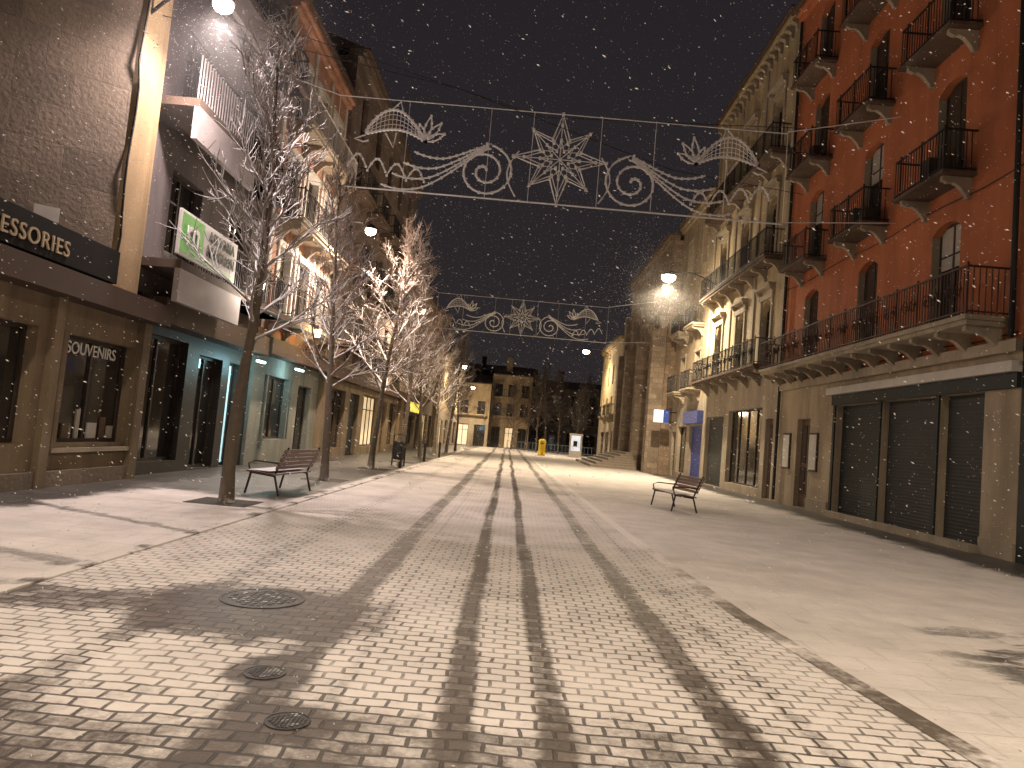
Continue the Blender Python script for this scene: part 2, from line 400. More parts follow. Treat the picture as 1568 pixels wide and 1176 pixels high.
def manhole(x,y,r):
    e=empty('manhole_cover')
    mb=MB(); mb.lathe((x,y,.003),[(r,0),(r,.008),(r*.93,.009),(r*.92,.006),(r*.85,.006)],28); mb.obj('rim',M_cast,e)
    mb=MB()
    for i in range(-4,5):
        for j in range(-4,5):
            if math.hypot(i,j)<4.2: mb.box(x+i*r*.18-r*.06,x+i*r*.18+r*.06,y+j*r*.18-r*.06,y+j*r*.18+r*.06,.008,.014)
    mb.obj('studs',snowy('icy_studs',(.05,.05,.05),.5,1.0,snow=(.5,.5,.5),sc_=9,nz=1.6),e)
manhole(-2.08,6.55,.36); manhole(-1.43,4.7,.13); manhole(-1.07,4.0,.12)

# ------------------------------------------------------------------ RIGHT buildings
M_or=plaster('orange_plaster',(.5,.16,.065),.75,1.08)
M_crg=plaster('cream_ground_plaster',(.43,.355,.25)); M_st=plaster('pale_stone_trim',(.4,.34,.255),.65,1.1)
M_cr=plaster('cream_plaster',(.5,.4,.24)); M_bg=stone('sandstone',(.33,.26,.19)); M_bg2=stone('rough_brown_stone',(.3,.22,.15),.5,.3)
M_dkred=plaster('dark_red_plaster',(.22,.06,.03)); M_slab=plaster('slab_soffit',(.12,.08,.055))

b=Bld('orange_apartment_building','R',10.0)
bays=(25.9,21.7,17.7); FL=(4.95,8.55,12.1,15.6)
up=[]
for f in FL:
    for c in bays: up.append((c-.6,c+.6,f,f+2.75,'french',.22))
b.wall(M_or,14.8,28.4,4.45,19.0,up,rev=M_st)
gops=[(25.35,26.5,.02,3.1,'door'),(20.55,23.3,.02,3.45,'shutd'),(17.75,20.4,.02,3.45,'shut'),(15.95,17.6,.02,3.45,'shut')]
b.wall(M_crg,14.8,28.4,0,4.2,gops)
b.core(M_or,14.8,28.4,19.0)
b.box('garage_beam',M_white,14.8,23.7,.001,.22,3.78,4.0); b.box('garage_beam',M_shutd,14.8,23.5,.001,.1,3.46,3.775)
b.box('string_course',M_st,14.8,28.4,0.,.15,4.2,4.45)
b.balcony(M_st,15.2,28.3,4.95,.95,1.05,13,.12,True,rmat=simple('rusty_iron',(.05,.022,.015),.6))
for f in FL[1:]:
    for c in bays:
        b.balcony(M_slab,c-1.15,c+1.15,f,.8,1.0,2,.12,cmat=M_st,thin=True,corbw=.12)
        for k in range(random.randint(0,2)): b.box('balcony_clutter',M_frame,c-.8+k*.7,c-.45+k*.7,.3,.55,f+.02,f+.5+.2*k)
for c in (23.4,20.47,17.67): b.box('pilasters',M_shutd,c-.07,c+.07,.001,.05,.02,3.45)
for y0 in(24.55,27.0):
    b.box('notice_boards',M_frame,y0,y0+.7,.001,.06,1.3,2.6); b.box('notice_boards',M_white,y0+.06,y0+.64,.06,.07,1.36,2.54)
b.box('plinth',M_st,23.6,25.3,.001,.06,0,.4); b.box('plinth',M_st,14.8,15.9,.001,.06,0,.35)
b.box('ground_sill',M_st,15.9,23.5,.001,.25,0,.16)
b.mb('downpipe',M_iron).tube([b.P(28.2,.12,.1),b.P(28.2,.12,18.9)],.06,8)
b.mb('downpipe',M_iron).tube([b.P(15.0,.12,4.5),b.P(15.0,.12,18.9)],.06,8)
for z in(4.6,8.1): b.mb('facade_cables',M_iron).tube([b.P(14.9+i*1.35,.05,z-.05*math.sin(i*1.7)) for i in range(11)],.015,4)
b.finish()
b=Bld('dark_red_corner_building','R',10.0)
ops=[(c-.6,c+.6,f,f+2.5,'french') for f in(4.95,8.5,12) for c in(-4,0,4,8,11.8)]
b.wall(M_dkred,-9,14.79,4.3,17,ops); b.wall(M_shutd,-9,14.79,0,4.3,[(12,14.3,.02,3.4,'shutd'),(8,11,.02,3.4,'shop'),(1,5,.02,3.4,'shut')],part='ground_walls'); b.core(M_dkred,-9,14.79,17)
for c in(8,11.8): b.balcony(M_st,c-1.1,c+1.1,4.95,.85)
b.finish()

b=Bld('cream_townhouse','R',10.0)
FL=(5.3,9.75,14.1); up=[]
for f in FL:
    for c in(30.6,34.2,37.8): up.append((c-.6,c+.6,f,f+2.9,'french',.6))
b.wall(M_cr,28.42,40,4.9,19.4,up,rev=M_st)
for o in up:
    trim(b,M_st,o,.18,.08,False); b.box('hoods',M_st,o[0]-.3,o[1]+.3,.001,.3,o[3]+.45,o[3]+.58)
    for a in(o[0]-.22,o[1]+.22): b.corbel(M_st,a,o[3]+.45,.28,.12,.4)
b.wall(M_st,28.42,40,0,4.9,[(29.0,29.9,.02,3.2,'door'),(30.4,35.2,.35,3.7,'shop'),(36.0,39.3,.02,3.5,'shut')],part='ground_walls')
b.core(M_cr,28.42,40,19.4)
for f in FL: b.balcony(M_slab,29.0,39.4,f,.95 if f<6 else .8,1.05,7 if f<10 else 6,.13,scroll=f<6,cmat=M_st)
for q in(28.6,32.4,36.0,39.8): b.box('pilasters',M_st,q-.17,q+.17,.001,.07,5.0,19.3)
for i in range(18): b.corbel(M_st,28.8+i*.64,19.35,.4,.2,.45)
b.finish()

b=Bld('beige_townhouse','R',10.05)
M_bp=plaster('beige_plaster',(.38,.3,.2))
up=[(c-.55,c+.55,f,f+2.2,'french') for f in(5.2,8.9,12.6) for c in(42.3,46)]
b.wall(M_bp,40.02,48.5,4.6,16,up)
for o in up: trim(b,M_st,o,.14,.05,False)
b.wall(M_st,40.02,48.5,0,4.6,[(40.3,43.2,.02,3.1,'blue'),(44,46.2,.3,3.1,'shop'),(46.8,47.9,.02,2.8,'door')],part='ground_walls')
b.core(M_bp,40.02,48.5,16)
for c in(42.3,46):
    for f in(5.2,8.9): b.balcony(M_st,c-1.1,c+1.1,f,.75)
b.box('shop_fascia',simple('blue_fascia',(.06,.08,.25),.5),40.1,43.6,.001,.35,3.2,3.9)
b.finish()

b=Bld('stone_church','R',9.4)
up=[(52.2,53.6,6,11,'win',.7),(57.2,58.6,6,11,'win',.7),(62.6,63.6,7,10,'win',.5)]
b.wall(M_bg2,48.52,66,0,15.6,up+[(56.2,59.2,1.0,5,'door',1.4)])
for o in up: trim(b,M_bg,o,.25,.1)
for q in(49.2,55,61,65.4): b.box('buttresses',M_bg,q-.5,q+.5,.001,.9,0,9.5); b.box('buttresses',M_bg,q-.4,q+.4,.001,.5,9.5,13)
b.core(M_bg2,48.52,66,15.6); b.finish()
st=MB()
for i in range(7): st.box(5.3+i*.45,8.49,51.5+i*.35,64-i*.35,.001 if i==0 else i*.17+.001,(i+1)*.17)
st.obj('stone_steps',snowy('step_stone',(.3,.25,.2),.8,.75,snow=(.7,.66,.6)))

b=Bld('yellow_apartment_building','R',8.9)
M_ye=plaster('yellow_plaster',(.44,.34,.18))
up=[(c-.5,c+.5,f,f+1.9,'winw') for f in(4.4,7.5) for c in(68.2,71.5,75,78.5)]
b.wall(M_ye,66.02,81,3.8,11.2,up); b.wall(M_st,66.02,81,0,3.8,[(67,70,.02,2.9,'shop'),(71.5,74,.02,2.9,'door'),(75.5,79,.02,2.9,'shop')],part='ground_walls')
b.core(M_ye,66.02,81,11.2)
for c in(68.2,71.5,75): b.balcony(M_st,c-.9,c+.9,4.4,.7,sp=.2)
b.finish()
# ------------------------------------------------------------------ END of street
def endb(name,mat,x0,x1,Y,H,n,fl,lit=0.,glit=False,gm=None):
    b=Bld(name,'E',Y); w=(x1-x0)/n
    up=[(x0+w*(i+.5)-.5,x0+w*(i+.5)+.5,f,f+1.7,'win' if random.random()>lit else 'litw') for f in fl for i in range(n)]
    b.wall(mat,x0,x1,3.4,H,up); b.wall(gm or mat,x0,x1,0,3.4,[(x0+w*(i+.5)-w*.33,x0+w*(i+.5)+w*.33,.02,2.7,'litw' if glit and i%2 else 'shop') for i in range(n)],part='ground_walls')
    b.core(mat,x0,x1,H,12)
    for f in fl: b.balcony(mat,x0+w*.15,x1-w*.15,f,.6,1,2,.25)
    b.finish()
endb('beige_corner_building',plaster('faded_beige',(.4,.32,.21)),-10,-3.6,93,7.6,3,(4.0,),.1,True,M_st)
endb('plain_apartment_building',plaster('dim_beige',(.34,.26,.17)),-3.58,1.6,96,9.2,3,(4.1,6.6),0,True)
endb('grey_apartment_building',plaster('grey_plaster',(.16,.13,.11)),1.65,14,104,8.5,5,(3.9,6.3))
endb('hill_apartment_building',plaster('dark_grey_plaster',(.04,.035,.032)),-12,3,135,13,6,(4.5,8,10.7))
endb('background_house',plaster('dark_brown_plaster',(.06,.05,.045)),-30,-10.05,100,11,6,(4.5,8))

# ------------------------------------------------------------------ LEFT buildings
M_gs=stone('weathered_grey_stone',(.23,.185,.14),1.3,.7,.65,1.1,.006)
M_warm=plaster('warm_ochre_plaster',(.36,.26,.14),.7,1.1)
M_brs=plaster('brown_shop_stone',(.25,.19,.12)); M_tealw=plaster('blue_grey_render',(.26,.27,.23))
b=Bld('grey_stone_corner_building','L',-8.1)
b.wall(M_brs,-9,15.6,0,3.3,[(12.95,15.35,.78,2.75,'shop'),(9.8,12.2,.78,2.75,'shop'),(4,7,.5,2.75,'shop')],part='ground_walls')
b.box('walls',M_brs,-9,15.6,-9,-.4,0,3.3)
b.box('shop_pilasters',M_brs,15.4,15.7,.001,.12,0,3.3); b.box('shop_pilasters',M_brs,12.45,12.7,.001,.12,0,3.3)
b.box('window_surround',M_brs,12.8,12.94,.001,.07,.7,2.8); b.box('window_surround',M_brs,15.36,15.399,.001,.07,.7,2.8)
b.box('window_surround',M_st,12.8,15.39,.001,.1,.62,.699); b.box('plinth',M_gs,-9,15.4,.001,.09,0,.3)
for i,(a,h,w) in enumerate(((13.15,.4,.18),(13.5,.28,.22),(13.9,.55,.12),(14.3,.3,.3),(14.75,.42,.16),(15.0,.25,.2))):
    b.box('window_display',(M_white,M_door,M_wframe)[i%3],a,a+w,-.235,-.2,.85,.85+h)
b.box('canopy_fascia',M_brown,-9,15.7,-.3,.5,3.3,3.72)
up=b.mb('upper_wall',M_gs)
A=(-8.1,14.0); B=(-13.7,9.8); H0,H1=3.72,17
up.poly([(A[0],A[1],H0),(B[0],B[1],H0),(B[0],B[1],H1),(A[0],A[1],H1)])
up.poly([(A[0],A[1],H1),(B[0],B[1],H1),(-17,15.0,H1),(-8.1,15.0,H1)]); up.poly([(B[0],B[1],H0),(-17,15,H0),(-17,15,H1),(B[0],B[1],H1)])
up.poly([(-17,15,H0),(-8.1,15,H0),(-8.1,15,H1),(-17,15,H1)])
cs=b.mb('corner_pier',M_warm); cs.hexa([(-8.3,14.0,H0),(-8.3,14.98,H0),(-8.02,14.98,H0),(-8.02,14.05,H0),(-8.3,14.0,H1),(-8.3,14.98,H1),(-8.02,14.98,H1),(-8.02,14.05,H1)])
b.mb('roof_slab',M_tile).box(-17,-8.0,-9,9.6,3.3,3.4)
pts=[(-8.0+.01*math.sin(i*2.1),14.02+.05*math.sin(i*1.3)+.04*math.sin(i*3.1),4.3+i*.5) for i in range(25)]
b.mb('hanging_cable',M_iron).tube(pts,.022,5)
b.mb('alarm_box',M_white).hexa([(-9.05,13.05,4.75),(-8.98,12.95,4.75),(-8.66,13.19,4.75),(-8.73,13.29,4.75),(-9.05,13.05,5.02),(-8.98,12.95,5.02),(-8.66,13.19,5.02),(-8.73,13.29,5.02)])
e=b.finish()
e=empty('accessories_shop_sign'); mb=MB(); mb.box(-7.95,-7.6,6.0,13.45,3.76,4.36); mb.obj('fascia_board',simple('black_fascia',(.01,.009,.008),.75,spec=.2),e,bevel=.01)
M_gold=simple('pale_letters',(.42,.33,.22),.5)
text('ACCESSORIES',(-7.59,10.7,4.0),.36,'L',M_gold,e,.015,space=1.15)
e=empty('souvenir_shop_lettering'); text('SOUVENIRS',(-8.3,14.15,2.52),.32,'L',simple('white_letters',(.75,.75,.7),.5),e,.006,name='letters')

M_tint=plaster('lamp_tinted_grey_plaster',(.14,.12,.12))  # lilac cast of the lamplight is put into the grey wall colour
b=Bld('balconied_apartment_building','L',-8.3)
up=[(c-.8,c+.8,f,f+2.3,'french') for f in(4.7,8.2,11.7) for c in(17.2,20.6)]
b.wall(M_tint,15.0,22.5,4.0,16.0,up)
M_dst=simple('dark_shopfront',(.03,.026,.022),.5)
b.wall(M_dst,15.72,22.5,0,4.0,[(15.9,18.2,.3,3.2,'shop'),(18.9,20.4,.05,3.0,'shop'),(20.9,21.7,.05,3.0,'shopl')],part='ground_walls')
b.core(M_tint,15.0,22.5,16.0)
M_par=simple('parapet_render',(.34,.31,.3),.8,sc_=1.5)
for z in(4.7,8.2,11.7):
    b.box('balcony_slabs',M_slab,15.2,22.3,.001,1.0,z-.2,z-.02); b.box('parapets',M_par,15.2,18.6,.88,1.0,z-.9,z-.2)
    b.balcony(M_slab,18.7,22.3,z,.9,1.0,0,.14)
    for i in range(24): a=15.25+i*.14; b.box('railings',M_par if z>8 and z<10 else M_iron,a-.011,a+.011,.9,.925,z,z+.95)
    b.box('railings',M_iron,15.2,18.6,.89,.93,z+.95,z+.99)
b.box('canopy_fascia',M_brown,15.72,22.5,.001,.55,3.4,3.95); b.finish()
M_sgn=simple('sign_white_enamel',(.78,.78,.76),.5,var=.06)
e=empty('advisory_office_sign'); mb=MB(); mb.box(-7.25,-7.18,14.75,17.75,4.72,5.66); mb.obj('sign_board',M_sgn,e,bevel=.01)
mb=MB(); mb.box(-7.179,-7.17,14.8,15.85,4.78,5.6); mb.obj('green_panel',simple('green_panel',(.14,.5,.1),.5),e)
mb=MB(); mb.box(-7.179,-7.17,15.86,17.7,4.75,4.84); mb.obj('green_stripe',simple('green_panel',(.14,.5,.1),.5),e)
M_gt=simple('dark_green_text',(.01,.025,.012),.5)
text('ASESORIA',(-7.16,16.8,5.42),.33,'L',M_gt,e,.006,off=.008); text('MERCHAN',(-7.16,16.8,5.08),.33,'L',M_gt,e,.006,off=.008)
text('m',(-7.16,15.33,5.24),.85,'L',M_sgn,e,.006,off=.015)

M_pk=plaster('pink_plaster',(.52,.28,.19),.7,1.15)
b=Bld('pink_apartment_building','L',-8.2)
up=[(c-.6,c+.6,f,f+2.3,'french') for f in(4.8,8.0,11.2) for c in(24.2,26.4,28.6)]
b.wall(M_pk,22.52,30,4.2,14.6,up,rev=M_white)
for o in up: trim(b,M_white,o,.16,.05,False)
b.wall(M_tealw,22.52,30,0,4.2,[(23.6,23.85,.5,2.9,'shopl'),(24.0,26.2,.8,2.9,'shop'),(26.3,26.5,.8,2.9,'shopl'),(27.3,29.0,.05,2.8,'shop')],part='ground_walls')
b.core(M_pk,22.52,30,14.6)
for f in(4.8,8.0,11.2): b.balcony(M_st,23.2,29.6,f,.8,1.0,5,.15,rmat=M_white if f>9 else None)
for q in(22.7,25.3,27.5,29.8): b.box('pilasters',M_white,q-.12,q+.12,.001,.06,4.3,14.5)
b.box('canopy_fascia',M_brown,22.55,29.9,.001,.5,3.5,4.0); b.finish()

b=Bld('tall_stone_building','L',-8.0)
M_tall=stone('dark_ashlar',(.19,.145,.12),.8,.4)
up=[(c-.55,c+.55,f,f+2.1,'french') for f in(5,8.3,11.6,14.2) for c in(32.2,35.6,39,42.4,46)]
b.wall(M_tall,30.02,49,4.3,17,up)
b.wall(M_brs,30.02,49,0,4.3,[(31,34,.4,3.,'shop'),(35,37,.02,3.,'shutd'),(38,42,.4,3.1,'litw'),(43.5,45,.02,3.,'door'),(46,48.5,.4,3,'shop')],part='ground_walls')
b.core(M_tall,30.02,49,17)
for c in(32.2,35.6,39,42.4,46):
    for f in(5,8.3,11.6): b.balcony(M_slab,c-1.1,c+1.1,f,.75,sp=.16)
b.box('canopy_fascia',M_brown,30.1,48.9,.001,.4,3.4,3.9); b.finish()
b=Bld('plaster_townhouse','L',-7.8)
M_pl=plaster('sand_plaster',(.36,.26,.18))
up=[(c-.5,c+.5,f,f+1.9,'winw') for f in(4.6,7.7) for c in(51,54,57,60,63,66)]
b.wall(M_pl,49.02,68,4.0,11.5,up); b.wall(M_brs,49.02,68,0,4.0,[(50.5,56,.3,2.5,'shop'),(57,59,.02,2.8,'shutd'),(60,64,.3,2.8,'litw'),(65,67,.02,2.8,'shop')],part='ground_walls'); b.core(M_pl,49.02,68,11.5)
for c in(51,57,63): b.balcony(M_st,c-1,c+1,4.6,.7,sp=.2)
b.finish()
b=Bld('low_corner_house','L',-7.3)
up=[(c-.5,c+.5,4.3,6.0,'winw') for c in(70,73.5,77,80.5,84,88)]
b.wall(M_cr,68.02,92,3.6,8.4,up); b.wall(M_st,68.02,92,0,3.6,[(70,73,.2,2.7,'litw'),(75,78,.2,2.7,'shop'),(80,83,.2,2.7,'litw'),(85,89,.2,2.7,'shop')],part='ground_walls'); b.core(M_cr,68.02,92,8.4); b.finish()
e=empty('yellow_shop_sign'); mb=MB(); mb.box(-7.75,-7.5,50.3,56.2,2.6,3.5); mb.obj('fascia_board',simple('dark_fascia',(.02,.02,.015),.4),e)
text('PANADAS',(-7.49,53.3,3.02),1.0,'L',emit('yellow_lit_letters',(1,.75,.05),1.3),e,.02,space=1.2)
e=empty('projecting_shop_sign'); mb=MB(); mb.box(8.6,9.55,46.9,47.05,3.3,4.1); mb.obj('panel',emit('sign_face_white',(.9,.95,1.),.5),e,bevel=.02)
mb=MB(); mb.box(9.2,9.56,46.89,46.899,3.3,4.1); mb.obj('blue_band',simple('blue_band',(.03,.08,.4),.5),e)
mb=MB(); mb.tube([(9.5,46.97,4.0),(10.05,46.97,4.0)],.03); mb.tube([(9.5,46.97,3.4),(10.05,46.97,3.4)],.03); mb.obj('bracket',M_iron,e)

# ------------------------------------------------------------------ lamps
def lamp(x,y,z,wall,en,col,r=.2,es=45,spill=.08,haze=0,blend=.75,ang=168):
    e=empty('street_lamp'); mb=MB(); d=1 if wall>x else -1
    pts=[(wall,y,z-.35),(wall-d*.3,y,z-.05),((wall+x)/2,y,z+.32),(x+d*.1,y,z+.3),(x,y,z+.24)]
    mb.tube(pts,.035,6); mb.box(wall-.04,wall+.04,y-.08,y+.08,z-.6,z-.1); mb.tube([(wall,y,z+.45),((wall+x)/2,y,z+.33)],.012,4)
    mb.lathe((x,y,z),[(r*1.15,.06),(r*1.05,.13),(r*.5,.22),(.05,.26)],18); mb.obj('arm_and_hood',M_iron,e)
    mb=MB(); prof=[(r*math.sin(t),-r*math.cos(t)*.8) for t in [math.pi*(.02+.6*i/8) for i in range(9)]]
    mb.lathe((x,y,z),prof,18); mb.obj('lamp_glass',emit('lamp_glow_%d'%int(es+col[2]*10),col,es),e,True)
    for k,(typ,pw) in enumerate((('SPOT',en),('POINT',en*spill))):
        L=bpy.data.lights.new('bulb',typ); L.energy=pw; L.color=col; L.shadow_soft_size=.15
        if typ=='SPOT': L.spot_size=math.radians(ang); L.spot_blend=blend
        o=bpy.data.objects.new('bulb',L); o.location=(x,y,z-r-.1-.04*k); COL.objects.link(o); o.parent=e
    if haze:  # ball of scattering haze added around the lamp to give its glow
        mb=MB(); prof=[(2.4*math.sin(t),-2.4*math.cos(t)) for t in [math.pi*(.01+.98*i/12) for i in range(13)]]
        mb.lathe((x,y,z-.3),prof,24)
        m=bpy.data.materials.new('glow_haze'); m.use_nodes=True; t=m.node_tree; t.nodes.clear(); o=t.nodes.new('ShaderNodeOutputMaterial'); v=t.nodes.new('ShaderNodeVolumeScatter'); v.inputs['Density'].default_value=haze; v.inputs['Anisotropy'].default_value=.2; t.links.new(v.outputs[0],o.inputs['Volume'])
        mb.obj('glow_haze',m,e,True)
W=(1.,.76,.5)
lamp(-6.6,14.2,9.7,-8.1,2400,(1,.8,.76),.2,45,.07,.011,1.0,160)
lamp(7.4,39,10.8,10,7200,(1,.8,.55),.36,70,.08,.006)
lamp(6.4,75,10.9,8.9,4200,(1,.8,.56),.34,70,.1)
lamp(-6.2,43,8.5,-8,3200,W,.26,60,.08)
lamp(-6.1,27.2,8.8,-8.2,3200,(1,.76,.58),.2,50,.25)
lamp(-5.6,72,8,-7.3,2600,W,.24,60)
lamp(-5.6,88,7,-7.3,2400,W,.22,60,.2)
lamp(-5.0,-1.5,9.0,-8.1,3300,(1,.81,.62),.2,50)
lamp(5.2,0.0,9.2,10,3200,(1,.8,.58),.2,50,.14)
def lantern(x,y,z,en,col):
    e=empty('wall_lantern'); mb=MB(); mb.lathe((x,y,z),[(.1,.1),(.16,.12),(.04,.26)],6); mb.lathe((x,y,z),[(.06,-.2),(.09,-.16)],6); mb.tube([(x,y,z+.24),(x-.5,y,z+.36),(-8.2,y,z+.1)],.018,5); mb.obj('bracket',M_iron,e)
    mb=MB(); mb.lathe((x,y,z),[(.08,-.155),(.14,.095)],6); mb.obj('panes',emit('lantern_%d'%int(col[2]*100),col,30),e)
    L=bpy.data.lights.new('bulb','POINT'); L.energy=en; L.color=col; L.shadow_soft_size=.1
    o=bpy.data.objects.new('bulb',L); o.location=(x+.25,y,z-.1); COL.objects.link(o); o.parent=e
lantern(-7.0,19,4.9,150,(1,.85,.72)); lantern(-7.2,25.5,4.6,90,(1,.6,.25))
def shoplight(x,y,z,sx,sy,en,col):
    e=empty('shop_light'); mb=MB(); mb.box(x-sx,x+sx,y-sy,y+sy,z,z+.06); mb.obj('fitting',emit('tube_light',(.6,.95,1),6),e)
    L=bpy.data.lights.new('tube','POINT'); L.energy=en; L.color=col; L.shadow_soft_size=.2; o=bpy.data.objects.new('tube',L); o.location=(x,y,z-.12); COL.objects.link(o); o.parent=e
shoplight(-7.6,21.4,3.1,.04,.3,45,(.42,.9,1)); shoplight(-7.6,25.2,3.2,.04,.4,45,(.5,.9,1))

# ------------------------------------------------------------------ trees
M_bark=snowy('snowy_lamplit_bark',(.27,.23,.2),.85,-.1,nz=.9)  # snowy twigs, with snow share raised to stand in for lamp brightness
M_bark2=snowy('snowy_bark_warm',(.2,.14,.11),.85,.08,nz=.9)
M_trunk=snowy('tree_trunk_bark',(.12,.095,.07),.9,.6)
def tree_mesh(name,seed,H,spread,first,nprim,nsec,ntw,mat,r0=.11,lean=0):
    R=random.Random(seed); mb=MB()
    def path(p,d,L,n,wand,trop):
        pts=[p.copy()]; d=d.normalized()
        for i in range(n):
            d=(d+Vector((R.gauss(0,wand),R.gauss(0,wand),R.gauss(0,wand)+trop))).normalized(); p=p+d*L/n; pts.append(p.copy())
        return pts
    tr=path(Vector((0,0,-.02)),Vector((lean,0,1)),H,14,.03,.02)
    mb.tube(tr,[r0*(1.25 if i==0 else 1)*(1-.93*(i/14)**1.1)+.006 for i in range(15)],9); ntr=len(mb.f)
    def at(pts,t):
        q=t*(len(pts)-1); i=min(int(q),len(pts)-2); return pts[i].lerp(pts[i+1],q-i),(pts[i+1]-pts[i]).normalized()
    for i in range(nprim):
        t=first/H+(1-first/H)*.97*(i/nprim); p,_=at(tr,t); az=i*2.4+R.uniform(-.4,.4); k=(t-first/H)/(1-first/H)
        L=spread*(1.1-.75*k)*R.uniform(.75,1.2); el=math.radians(32+35*k+R.uniform(-10,12))
        d=Vector((math.cos(az)*math.cos(el),math.sin(az)*math.cos(el),math.sin(el)))
        rp=.032*(1.1-.7*k); pp=path(p,d,L,6,.12,.07); mb.tube(pp,[rp*(1-.75*j/6) for j in range(7)],5)
        for a in range(nsec):
            ts=.2+.8*(a+R.random()*.6)/nsec; ts=min(ts,.98); q,dd=at(pp,ts)
            d2=(dd+Vector((R.gauss(0,.5),R.gauss(0,.5),R.gauss(.15,.35)))).normalized(); L2=L*R.uniform(.3,.55)*(1.15-.5*ts)
            sp=path(q,d2,L2,4,.14,.06); mb.tube(sp,[.0125*(1-.5*j/4) for j in range(5)],4,cap=False)
            for c in range(ntw):
                tt=.15+.85*(c+R.random()*.5)/ntw; q2,d3=at(sp,min(tt,.99)); d4=(d3+Vector((R.gauss(0,.5),R.gauss(0,.5),R.gauss(.1,.35)))).normalized()
                tp=path(q2,d4,R.uniform(.15,.45),2,.15,.05); mb.tube(tp,[.008,.0068,.0045],3,cap=False)
    me=bpy.data.meshes.new(name); me.from_pydata(mb.v,[],mb.f); me.materials.append(mat); me.materials.append(M_trunk); me.polygons.foreach_set('use_smooth',[True]*len(me.polygons))
    me.polygons.foreach_set('material_index',[1 if i<ntr else 0 for i in range(len(me.polygons))]); return me
T1=tree_mesh('bare_tree_a',3,8.5,1.75,2.9,34,8,4,M_bark,lean=-.05)
T2=tree_mesh('bare_tree_b',11,8.6,2.3,2.6,36,9,4,M_bark2); T3=tree_mesh('bare_tree_c',23,8.6,2.4,2.6,36,9,4,M_bark2)
M_dkb=simple('dark_bark',(.1,.08,.065),.9); T4=T3.copy(); T4.materials.clear(); T4.materials.append(M_dkb); T4.materials.append(M_dkb)
def put(name,me,x,y,s=1,rz=0,z=.015):
    o=bpy.data.objects.new(name,me); o.location=(x,y,z); o.scale=(s,s,s); o.rotation_euler=(0,0,rz); COL.objects.link(o); return o
put('bare_tree',T1,-4.95,13,1,0)
for i,(x,y) in enumerate(((-5.0,19.8),(-5.1,26.6),(-5.1,33.4),(-5.1,40.2),(-5.1,47),(-5.0,54),(-4.9,61))):
    put('bare_tree',(T2,T3)[i%2],x,y,(.95,1.0,1.03,.98,1,1,.9)[i],i*1.3+.4)
for x,y,s in((2.5,88,1),(-.5,90,.9),(5.2,90,1.1),(8,92,1.1),(6.8,86,.9),(3.8,92,1.2),(1.2,93,1.1)): put('bare_tree',T4,x,y,s,x,0)
tp=MB()
for y in(13,19.8,26.6,33.4,40.2): tp.box(-5.5,-4.45,y-.5,y+.5,.0,.028)
tp.obj('tree_pit',simple('wet_soil',(.03,.022,.017),.7,sc_=15,bump=.6))

# ------------------------------------------------------------------ benches, bin, post box...
M_slat=snowy('bench_slats',(.12,.05,.035),.5,.75,snow=(.5,.5,.52),sc_=5,nz=.9)
def bench(x,y,rz,L=1.9):
    e=empty('park_bench'); e.location=(x,y,0); e.rotation_euler=(0,0,rz); z0=.02 if x<-4.1 else 0
    mb=MB()
    for i in range(6): 
        a=-.32+i*.1; mb.box(a,a+.085,-L/2,L/2,z0+.44-.008*i,z0+.47-.008*i)
    for i in range(5):
        z=z0+.52+i*.085; q=.27+i*.035; mb.hexa([(q,-L/2,z),(q,L/2,z),(q+.025,L/2,z),(q+.025,-L/2,z),(q+.025,-L/2,z+.07),(q+.025,L/2,z+.07),(q+.05,L/2,z+.07),(q+.05,-L/2,z+.07)])
    mb.obj('slats',M_slat,e)
    mb=MB(); mb.box(-.3,.16,-L/2+.05,L/2-.05,z0+.471,z0+.482); mb.obj('snow_on_seat',M_snow,e)
    mb=MB()
    for yy in(-L/2+.12,L/2-.12):
        mb.tube([(-.36,yy,z0),(-.28,yy,z0+.4),(-.26,yy,z0+.43)],.022,6); mb.tube([(.34,yy,z0),(.22,yy,z0+.4),(.28,yy,z0+.55),(.46,yy,z0+.97)],.022,6)
        mb.tube([(-.3,yy,z0+.425),(.24,yy,z0+.38)],.02,6)
        mb.tube([(-.3,yy,z0+.43),(-.34,yy,z0+.6),(-.2,yy,z0+.66),(.3,yy,z0+.64)],.018,6)
    mb.obj('legs_and_arms',M_iron,e)
bench(-4.85,15.6,math.radians(-6)); bench(4.5,20.6,math.radians(8))
e=empty('litter_bin'); mb=MB(); mb.lathe((-4.7,30.2,.02),[(.2,.25),(.24,.3),(.25,.95),(.22,1.0)],14); mb.tube([(-4.45,30.2,.02),(-4.45,30.2,1.25),(-4.7,30.2,1.3),(-4.95,30.2,1.25),(-4.95,30.2,.02)],.03,6); mb.obj('bin_body',M_iron,e)
e=empty('post_box'); M_pb=simple('yellow_enamel',(.8,.55,.02),.35)
mb=MB(); mb.lathe((2.6,72,0),[(.36,0),(.36,.12),(.33,.14),(.33,1.3),(.38,1.34),(.38,1.42),(.3,1.55),(.12,1.62)],20); mb.obj('pillar',M_pb,e,True); mb=MB(); mb.box(2.42,2.78,71.6,71.68,1.12,1.18); mb.obj('slot',M_iron,e)
e=empty('telephone_booth'); mb=MB()
for xx in(5.6,6.72): 
    for yy in(76,77.0): mb.box(xx,xx+.1,yy,yy+.1,0,2.25)
mb.box(5.55,6.87,75.95,77.15,2.25,2.45); mb.box(5.7,6.72,76.02,76.06,0,.7); mb.box(5.7,6.72,76.02,76.06,1.1,1.16); mb.obj('frame',M_white,e,bevel=.01)
